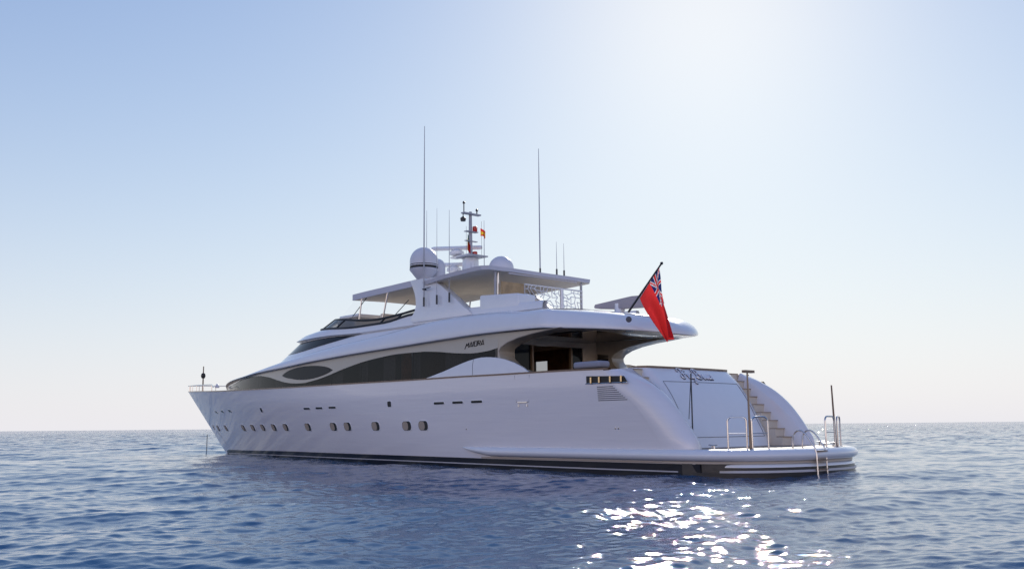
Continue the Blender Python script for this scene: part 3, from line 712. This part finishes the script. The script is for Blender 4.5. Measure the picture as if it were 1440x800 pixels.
# dark window belt set just outside the wall between layers 2 and 3
def belt(la, lb, x0, off, inset, name, m, parent, frame=None):
    A = [(p, q) for p, q in zip(la, lb) if p[0] >= x0]; P = []
    for p, q in A:
        n = Vector((max(0, p[0] - 17) * .12, p[1], 0)).normalized() * off; p, q = Vector(p), Vector(q)
        P.append([p.lerp(q, inset) + n * .2, p.lerp(q, inset) + n, p.lerp(q, 1 - inset) + n, p.lerp(q, 1 - inset) + n * .2])
    Q = [tuple(map(tuple, r)) for r in P]; Q = Q + [tuple((x, -y, z) for x, y, z in r) for r in Q[-2::-1]]
    return MB().grid(Q).obj(name, m, parent, 40)
belt(l2, l3, 17.15, .018, .04, 'windscreen', BGLASS, PH)
# flybridge windscreen: frame rails, posts and panes
FB = MB()
for l in (l6, l7): FB.tube([(x, y, z + (.03 if l is l6 else -.02)) for x, y, z in full([p for p in l if p[0] > 12.9])], .045, 8)
k6 = [p for p in l6 if p[0] > 12.9]; k7 = [p for p in l7 if p[0] > 12.9]
idx = [0, 3, 6, len(k6) // 3, len(k6) // 2 + 4, len(k6) * 3 // 4, len(k6) - 1]
for i in idx:
    for s in (1, -1): FB.tube([(k6[i][0], s * k6[i][1], k6[i][2]), (k7[min(i, len(k7) - 1)][0], s * k7[min(i, len(k7) - 1)][1], k7[min(i, len(k7) - 1)][2])], .035, 6)
FB = FB.obj('flybridge_windscreen', DARK, YACHT)
n_ = min(len(k6), len(k7)); k6, k7 = k6[-n_:], k7[-n_:]
MB().grid([[a, b] for a, b in zip(full(k6), full(k7))]).obj('pane', GLASSP, FB, 40)
# aft coaming and flybridge deck
i0 = [p for p in l6 if p[0] <= 13.3]; P = []
for x, y, z in i0: P.append([(x, y, z), (x, y - .02, z + .03), (x, y - .16, z + .03), (x, y - .18, 5.12)])
each(MB().grid(P).mirror(), 'coaming', WHITE, YACHT, 50)
MB().slab([(7.2, -2.2), (18, -2.2), (20.5, -.8), (20.5, .8), (18, 2.2), (7.2, 2.2)], 5.10, 5.14).obj('flybridge_deck', NONSKID, YACHT, 0)
q = MB(); q.box((18.2, -1.2, 5.14), (19.6, 1.9, 6.0)); q.box((17.8, .5, 6.0), (19.3, 2.0, 6.15)); q.bevel(.06, 3); each(q, 'helm_console', WHITE, YACHT, 40)
for y in (1.2, -.6):
    q = MB(); q.box((16.6, y - .45, 5.14), (17.3, y + .45, 5.65)); q.box((16.45, y - .45, 5.65), (16.65, y + .45, 6.05)); q.bevel(.05, 3).obj('helm_seat', LIN, YACHT, 40)
# white lockers / sofa back on the flybridge
q = MB().prism([(9.25, 5.1), (9.25, 5.92), (9.15, 5.95), (7.3, 5.83), (7.22, 5.78), (7.18, 5.1)], 2.42, 1.62).bevel(.03, 2); BAR = q.obj('bar_locker', WHITE, YACHT, 50)
q = MB(); q.prism([(8.3, 5.1), (8.3, 5.75), (7.6, 5.45), (7.1, 5.1)], 1.3, .4).bevel(.04, 2).obj('sofa_back', CREAM, YACHT, 50)
q = MB().box((8.52, .96, 5.14), (8.60, 1.98, 6.42)); q.obj('cabinet_panel', RATTAN, YACHT, 0)

# radar arch
AR = [(13.35, 6.96), (13.2, 6.72), (13.06, 6.46), (12.98, 6.2), (12.96, 5.95), (13.05, 5.72), (13.3, 5.5), (13.2, 5.3), (9.6, 5.3), (9.8, 5.5), (10.1, 5.66), (10.5, 5.95), (10.98, 6.28), (11.4, 6.56), (11.78, 6.76), (12.1, 6.88), (12.4, 6.96)]
q = MB()
for s in (1, -1): q.prism(AR, s * 2.52, s * 2.16)
q.bevel(.035, 2); q.box((11.9, -2.3, 6.78), (13.3, 2.3, 6.97)); ARCH = q.obj('radar_arch', WHITE, YACHT, 40)
# front canvas bimini with poles
def canopy(x0, x1, w, zf, thick, name, m1, m2, parent, crown=.06):
    X = np.linspace(x0, x1, 12); T = []; 
    for x in X:
        row = []
        for y in np.linspace(-w, w, 13):
            f = abs(y) / w; ww = 1.0
            row.append((x, y * ww, float(zf(x)) + crown * (1 - f ** 2)))
        T.append(row)
    T = np.array(T); m = MB(); m.grid(T, 0)
    B = T.copy(); B[:, :, 2] -= thick; m.grid(B, 1)
    per = [(i, 0) for i in range(12)] + [(11, j) for j in range(1, 13)] + [(i, 12) for i in range(10, -1, -1)] + [(0, j) for j in range(11, 0, -1)]
    R = [[T[a], (T[a] + B[a]) / 2 + 0, B[a]] for a in per] + [[T[per[0]], (T[per[0]] + B[per[0]]) / 2, B[per[0]]]]
    m.grid(R, 0); return m.obj(name, [m1, m2], parent, 40)
BIM = canopy(13.2, 17.85, 2.25, curve([(13.2, 7.04), (15, 7.0), (16.9, 6.96), (17.85, 6.93)]), .25, 'bimini', FAB, LIN, YACHT)
for s in (1, -1):
    for (a, b) in (((17.25, 6.72), (17.4, 5.75)), ((15.35, 6.76), (15.65, 5.68)), ((16.9, 6.7), (17.9, 6.0)), ((13.9, 6.3), (14.9, 5.72))):
        q = MB(); q.tube([(a[0], s * 2.17, a[1]), (b[0], s * 2.2, b[1])], .035 if a[0] in (17.25, 15.35) else .016, 8); q.obj('bimini_pole', STEEL if a[0] in (17.25, 15.35) else DARKM, BIM)
q = MB(); q.grid([[(18.9 + .0, y, 5.98 + .1), (17.8, y * .98, 6.76)] for y in np.linspace(-2.15, 2.15, 5)]); q.obj('vinyl_screen', CLEAR, BIM, 0)
# hardtop
def hardtop():
    zt = curve([(8.5, 6.95), (10.5, 6.90), (12.2, 6.82), (13.3, 6.80)])
    pl = [(13.0, 2.4), (12.2, 2.62), (11.0, 2.76), (9.2, 2.78), (8.82, 2.74), (8.62, 2.55), (8.56, 1.4), (8.54, 0), (8.53, -1.4), (8.58, -2.6), (8.74, -2.76), (9.2, -2.78), (11.0, -2.76), (12.2, -2.62), (13.0, -2.4)]
    m = MB(); n = len(pl)
    T = [(x, y, float(zt(x)) - (0 if y > 0 else .02)) for x, y in pl]; Bt = [(x * 1.0, y * .985, z - .14) for x, y, z in T]
    cz = 6.94
    m.add(T + [(11, 0, cz + .05)], [(i, (i + 1) % n, n) for i in range(n)], 0)
    m.add([(a, b, c) for a, b, c in T] + Bt, [(i, (i + 1) % n, n + (i + 1) % n, n + i) for i in range(n)], 0)
    m.add(Bt + [(11, 0, 6.82)], [((i + 1) % n, i, n) for i in range(n)], 1)
    return m.obj('hardtop', [FAB, LIN], YACHT, 30)
HT = hardtop()
for (x, y) in ((8.75, 2.12), (8.85, 1.9), (8.72, -2.22), (8.84, -2.36), (11.6, -2.4)):
    q = MB(); q.tube([(x, y, 5.15), (x, y, 6.84)], .045, 10); q.obj('hardtop_post', GREYM if y in (2.12, -2.22) else STEEL, HT)
q = MB(); q.box((8.6, -1.9, 6.74), (8.68, 1.6, 6.79)); q.obj('awning_roller', FAB, HT)
# pierced screen on the starboard side: a frame with a random cell pattern
def screen():
    m = MB(); x = 8.55; y0, y1, z0_, z1 = -2.1, .9, 5.1, 6.42
    m.tube([(x, y0, z0_), (x, y0, z1), (x, y1, z1), (x, y1, z0_)], .03, 6, closed=True)
    m.tube([(x, -1.0, z0_), (x, -1.0, z1)], .07, 6)
    r = random.Random(3); ny, nz = 15, 8; G = {}
    for i in range(ny + 1):
        for j in range(nz + 1):
            e = 0 if i in (0, ny) or j in (0, nz) else 1
            G[i, j] = (y0 + (y1 - y0) * (i + e * (r.uniform(-.42, .42) + .5 * (j % 2) - .25)) / ny, z0_ + (z1 - z0_) * (j + e * r.uniform(-.42, .42)) / nz)
    for (i, j), p in G.items():
        for q_ in ((i + 1, j), (i, j + 1)):
            if q_ in G and r.random() < .78: m.tube([(x, p[0], p[1]), (x, G[q_][0], G[q_][1])], .015, 5)
    return m.obj('pierced_screen', WHITE, YACHT, 40)
screen()

# ------------------------------------------------------------------ mast, domes, aerials
def dome(name, c, r, h, skirt, stripe=True, parent=YACHT):
    prof = [(r * .45, 0), (r * .52, .03), (r * 1.0, skirt)]
    z = skirt; body = h - skirt - r
    prof += [(r * 1.03, z + .05), (r, z + .06)]
    kinds = [0, 0, 0, 0]
    if stripe:
        for a, kd in ((.10, 1), (.135, 0), (.165, 1), (body, 0)): prof.append((r, z + .06 + a if kd or a < body else z + body)); kinds.append(kd)
    else: prof.append((r, z + max(.08, body))); kinds.append(0)
    zt = prof[-1][1]
    for a in np.linspace(0, math.pi / 2, 10)[1:]: prof.append((r * math.cos(a), zt + (h - zt) * math.sin(a))); kinds.append(0)
    m = MB().lathe(prof, c, 36, kf=lambda i: kinds[min(i, len(kinds) - 1)]); return m.obj(name, [DOMEW, DARK], parent, 35)
dome('satellite_dome', (12.8, 2.25, 6.96), .545, 1.27, .36)
q = MB().lathe([(.2, 0), (.14, .04), (.14, .12)], (12.75, 2.25, 6.95)); q.obj('dome_foot', STEEL, YACHT)
dome('satellite_dome', (11.4, -.5, 7.05), .5, .95, .3, False)
dome('satellite_dome', (13.0, 1.45, 6.95), .32, .95, .2, False)
MAST = None
q = MB(); q.lathe([(.55, 0), (.5, .12), (.36, .2), (.33, 1.02), (.30, 1.06)], (12.7, 0, 7.0), 6); q.box((11.7, -.8, 6.96), (13.9, .8, 7.14)); MAST = q.bevel(.03, 2).obj('mast', WHITE, YACHT, 40)
mz = 8.05
q = MB(); q.box((12.1, -.42, mz), (13.1, .42, mz + .05)); q.tube([(12.7, 0, mz), (12.7, 0, 9.95)], [.09, .06], 10); q.obj('mast_pole', GREYM, MAST)
q = MB(); q.box((12.55, -.45, 9.82), (12.75, .45, 9.87)); q.box((12.55, -.3, 9.1), (12.75, .3, 9.13)); q.box((12.6, -.3, 8.72), (12.72, .3, 8.745)); each(q, 'spreader', GREYM, MAST, 0)
for (p, h, r) in (((12.65, .38, 9.87), .36, .022), ((12.65, -.3, 9.87), .14, .025)):
    q = MB(); q.tube([p, (p[0], p[1], p[2] + h)], r, 8); q.lathe([(.05, 0), (.055, .06), (.03, .09)], (p[0], p[1], p[2] + h), 10); q.obj('masthead_aerial', DARKM, MAST)
q = MB(); q.lathe([(.10, 0), (.12, .12), (.05, .18)], (12.65, .42, 9.5), 12); q.tube([(12.65, .42, 9.68), (12.65, .42, 9.84)], .02, 6); q.obj('horn_speaker', DARKM, MAST)
for z in (9.13, 8.1):
    q = MB(); q.lathe([(.09, 0), (.10, .02), (.10, .2), (.08, .22)], (12.62, -.17, z), 14); q.obj('navigation_lamp', REDL, MAST)
for (zc, L, y) in ((8.55, 1.05, .1), (7.85, .95, .25)):
    q = MB(); q.lathe([(.15, 0), (.3, .06), (.3, .18), (.18, .24), (.08, .30)], (13.45, y, zc - .33), 18); q.obj('radar_base', WHITE, MAST)
    q = MB(); d = Vector((.75, .66, 0)); a = Vector((13.45, y, zc)) - d * L; b = Vector((13.45, y, zc)) + d * L
    q.tube([a, a + d * .1, b - d * .1, b], [.06, .085, .085, .06], 8); q.obj('radar_scanner', WHITE, MAST)
q = MB(); q.box((12.6, -.1, 8.14), (13.7, .25, 8.2)); q.box((12.6, .0, 7.45), (13.7, .3, 7.5)); each(q, 'radar_bracket', WHITE, MAST, 0)
def aerial(x, y, z, zt, r0, name='whip_aerial', base=True):
    q = MB(); q.tube([(x, y, z), (x, y, z + .35)], .035, 8, 0); q.tube([(x, y, z + .3), (x, y, z + (zt - z) * .55), (x, y, zt)], [r0, r0 * .8, r0 * .4], 7, 1); q.obj(name, [DARKM, GREYM], YACHT)
aerial(12.3, 2.62, 5.85, 12.9, .03); aerial(11.5, 2.62, 5.85, 9.5, .012); aerial(10.75, 2.62, 5.85, 9.3, .016)
aerial(9.7, -1, 7.0, 12.1, .028); aerial(12.2, -.3, 7.0, 9.55, .018); aerial(9.35, -1.55, 6.98, 8.4, .014); aerial(9.4, -2.0, 6.98, 8.4, .014); aerial(13.1, 1.9, 7.0, 9.8, .014)
aerial(12.0, .55, 7.0, 7.7, .02); aerial(11.9, -.6, 7.0, 7.55, .02)
q = MB(); q.tube([(12.3, 2.53, 6.5), (12.3, 2.68, 6.5)], .03, 6); q.tube([(12.3, 2.66, 6.5), (11.85, 2.66, 6.53)], .018, 6); q.obj('aerial_bracket', DARKM, ARCH)

# ------------------------------------------------------------------ deck gear
q = MB(); q.prism([(5.85, 5.36), (5.8, 5.46), (4.15, 5.58), (3.7, 5.56), (3.05, 5.42), (3.0, 5.22), (3.6, 5.16), (4.9, 5.22), (5.8, 5.32)], -.16, .16).bevel(.03, 2); CR = q.obj('deck_crane', mat('crane_cover', (.42, .37, .37), .7), YACHT, 40)
q = MB(); q.lathe([(.22, 0), (.18, .1), (.18, .4)], (4.8, 0, 5.0), 16); q.obj('crane_foot', WHITE, CR)
q = MB(); A = Vector((2.42, 2.3, 4.72)); Bq = Vector((1.12, 2.3, 6.0)); q.tube([A, Bq], [.035, .025], 8); q.lathe([(.02, 0), (.045, .03), (.045, .07), (.01, .1)], Bq, 10, axis=(Bq - A)); q.obj('ensign_staff', DARKM, YACHT)
# hoops and posts on the platform
def hoop(p0, p1, h=.86, mid=True):
    a, b = Vector((*p0, .68)), Vector((*p1, .68)); up_ = Vector((0, 0, 1)); d = (b - a); L = d.length; d.normalize(); r = .13; pts = [a, a + up_ * (h - r)]
    for t in np.linspace(0, math.pi / 2, 6)[1:]: pts.append(a + d * (r - r * math.cos(t)) + up_ * (h - r + r * math.sin(t)))
    for t in np.linspace(math.pi / 2, 0, 6): pts.append(b - d * (r - r * math.cos(t)) + up_ * (h - r + r * math.sin(t)))
    pts.append(b); q = MB(); q.tube(pts, .024, 8)
    if mid: q.tube([a + up_ * .42, b + up_ * .42], .014, 6)
    for e in (a, b): q.lathe([(.055, 0), (.05, .015), (.025, .02)], e, 10)
    return q.obj('grab_rail', STEEL, PLAT)
hoop((-1.22, 2.62), (-1.62, 2.34)); hoop((-1.72, 2.24), (-2.0, 1.92))
hoop((-2.36, -.36), (-2.30, -.94)); hoop((-2.24, -1.2), (-2.02, -1.75))
def pole(x, y, zt, top=None, lean=0):
    q = MB(); q.tube([(x, y, .68), (x - lean * .1, y + lean, zt)], [.034, .022], 8); q.lathe([(.07, 0), (.06, .03), (.04, .04)], (x, y, .68), 10); o = q.obj('gangway_post', BRONZE if top else TEAK, PLAT)
    if top: q = MB(); q.box((x - .06, y - .26, zt - .02), (x + .06, y + .16, zt + .05)); q.obj('post_bracket', TEAK, o)
pole(-1.68, 2.28, 2.72, True); pole(-2.26, -1.05, 2.42, False, .08)
q = MB(); q.tube([(1.62, .55, 2.86), (-.0, 1.9, 1.12)], .022, 7); q.tube([(1.66, .55, 2.92), (1.3, 1.05, 1.9)], .012, 6)
# cleats
for (x, y) in ((-.8, 2.72), (-.8, -2.72), (-2.1, -.75), (-1.95, -1.5)):
    q = MB(); q.tube([(x - .04, y, .68), (x - .03, y, .78)], .02, 6); q.tube([(x + .04, y, .68), (x + .03, y, .78)], .02, 6); q.tube([(x - .14, y, .80), (x, y, .785), (x + .14, y, .80)], [.014, .022, .014], 7); q.obj('mooring_cleat', STEEL, PLAT)
# wash-down post by the transom
q = MB(); q.tube([(-.05, 2.6, 1.05), (-.02, 2.55, 2.75)], .02, 7); q.tube([(.1, 2.55, 1.5), (-.02, 2.55, 2.72)], .01, 6); q.obj('transom_strut', DARKM, YACHT)
# bow rail and staff
def bow_rail():
    m = MB(); pts = []
    X = [31.5, 33.5, 35.5, 37.2, 38.5, 39.2]
    for x in X:
        y = max(.0, float(hull_y(x, SHEER(x))) - .06); z = float(SHEER(x)); m.tube([(x, y, z), (x, y, z + .36)], .02, 6); pts.append((x, y, z + .36))
    m.tube([(30.8, 2.38, 3.5)] + pts, .024, 7); m.mirror(); m.tube([(39.2, pts[-1][1], pts[-1][2]), (39.45, 0, pts[-1][2]), (39.2, -pts[-1][1], pts[-1][2])], .024, 7)
    return m.obj('bow_rail', STEEL, YACHT)
bow_rail()
q = MB(); q.tube([(37.4, .0, 3.4), (37.4, 0, 5.0)], [.05, .03], 8); BS = q.obj('bow_staff', TEAK, YACHT)
q = MB(); q.lathe([(.02, -.17), (.10, -.13), (.135, 0), (.10, .13), (.02, .17)], (37.4, 0, 4.45), 16); q.obj('anchor_ball', DARK, BS)
q = MB(); q.lathe([(.12, 0), (.13, .06), (.05, .2), (.03, .22)], (34.2, .6, 3.62), 12); q.obj('deck_light', DOMEW, YACHT)

# ------------------------------------------------------------------ separate things
def ladder():
    L = empty('boarding_ladder', (-2.85, .9, .7), 'small steel boarding ladder hooked over the platform edge into the water', 'ladder')
    o = Vector((-2.85, .9, .7))
    for s in (-.24, .24):
        y = .60 + s; q = MB(); pts = smooth_pts([(-2.05, y, .69), (-2.08, y, 1.0), (-2.22, y, 1.16), (-2.42, y, 1.10), (-2.62, y, .84), (-2.74, y, .62), (-2.76, y, .2), (-2.77, y, -.25)], 5)
        q.tube([tuple(Vector(p) - o) for p in pts], .022, 8); q.obj('side_rail', STEEL, L)
    for z in (.62, .38, .14, -.1):
        q = MB(); q.box((-2.81 - o.x, .36 - o.y, z - .015 - o.z), (-2.71 - o.x, .84 - o.y, z + .015 - o.z)); q.obj('rung', TEAK, L)
ladder()
def flag():
    R = empty('red_ensign', (1.1, 2.3, 6.1), 'large red ensign with union canton hanging from the slanted stern staff', 'flag')
    na, nb = 44, 80; H1 = Vector((1.18, 2.3, 5.93)); H2 = Vector((1.96, 2.3, 5.10)); P = np.zeros((na + 1, nb + 1, 3)); mi = []
    T0 = Vector((.78, 2.3, 3.84)); T1 = Vector((.93, 2.36, 3.70))
    for i in range(na + 1):
        s = i / na; h = H1.lerp(H2, s)
        fold = .5 - .5 * math.cos(min(1, s / .28) * math.pi)
        tip = T0.lerp(T1, s)
        for j in range(nb + 1):
            t = j / nb; p = h.lerp(tip, t)
            p.y += (.17 * math.sin(s * 8.5 + t * 1.5 + .4) * min(1, t * 3) + .05 * math.sin(s * 19 + t * 3) * t) * (1 - .3 * t)
            p.x += .10 * math.sin(math.pi * t) * (s - .55) + .05 * math.sin(s * 13 + 1) * t
            P[i, j] = p - Vector((1.1, 2.3, 6.1))
    for i in range(na):
        for j in range(nb):
            s, t = (i + .5) / na, (j + .5) / nb; k = 0
            if s < .5 and t < .42:
                u, v = t / .42 * 2 - 1, s / .5 * 2 - 1; k = 1
                d = abs(abs(u) - abs(v)) 
                if d < .20: k = 2
                if d < .09: k = 0
                if abs(u) < .14 or abs(v) < .27: k = 2
                if abs(u) < .10 or abs(v) < .20: k = 0
            mi.append(k)
    m = MB().grid(P); m.mi = mi; m.obj('flag_cloth', [FRED, FBLU, FWHI], R, 0).data.polygons.foreach_set('use_smooth', [True] * (na * nb))
    q = MB(); q.tube([(.07, 0, -.16), (.88, 0, -1.03)], .01, 6); q.obj('hoist_rope', FWHI, R)
flag()
def courtesy(name, loc, label, cols, w, h, seed, bunch):
    R = empty(name, loc, label, 'flag'); na, nb = 12, 18; P = np.zeros((na + 1, nb + 1, 3)); mi = []
    for i in range(na + 1):
        for j in range(nb + 1):
            s, t = i / na, j / nb
            P[i, j] = (-t * w * .6 * bunch, -t * w * bunch + .04 * math.sin(t * 6 + seed), -s * h - t * w * (1 - bunch) + .03 * math.sin(s * 5 + t * 8 + seed))
            P[i, j, 0] += .05 * math.sin(t * 9 + seed)
    for i in range(na):
        for j in range(nb):
            mi.append(cols((i + .5) / na, (j + .5) / nb))
    m = MB().grid(P); m.mi = mi; m.obj('flag_cloth', [FRED, FYEL, mat('flag_green', (.02, .12, .05), .8)], R, 80)
    q = MB(); q.tube([(.02, 0, .3), (.02, 0, -h - .9)], .006, 5); q.obj('halyard', RUBB, R)
courtesy('courtesy_flag', (12.2, -.18, 9.2), 'small red and yellow striped flag flying right of the mast', lambda s, t: 1 if .28 < s < .75 else 0, .25, .30, 1, .5)
courtesy('courtesy_flag', (12.75, .16, 9.05), 'small green yellow and red flag hanging limp against the mast', lambda s, t: 2 if t < .3 else (1 if t < .55 else 0), .75, .4, 4, .2)
c = MB(); c.box((-.55, -.24, 0), (.55, .24, .2)); c.bevel(.09, 5); c = c.obj('sun_cushion', CUSH, None, 50); c.location = (3.15, 3.2, 3.035); lab(c, 'puffy blue grey sun cushion lying on the port bulwark rail', 'cushion')
q = MB()
for k in range(24):
    z = 1.35 - k * .075; a = (k % 2) * math.pi / 2
    q.tube([(.018 * math.cos(a) * math.cos(t), .018 * math.sin(a) * math.cos(t), z - .9 + .05 * math.sin(t)) for t in np.linspace(0, 2 * math.pi, 9)[:-1]], .011, 5, closed=True)
ch = q.obj('anchor_chain', DARKM, None); ch.location = (36.3, .12, .55); lab(ch, 'dark anchor chain hanging straight down from the bow into the sea', 'chain')
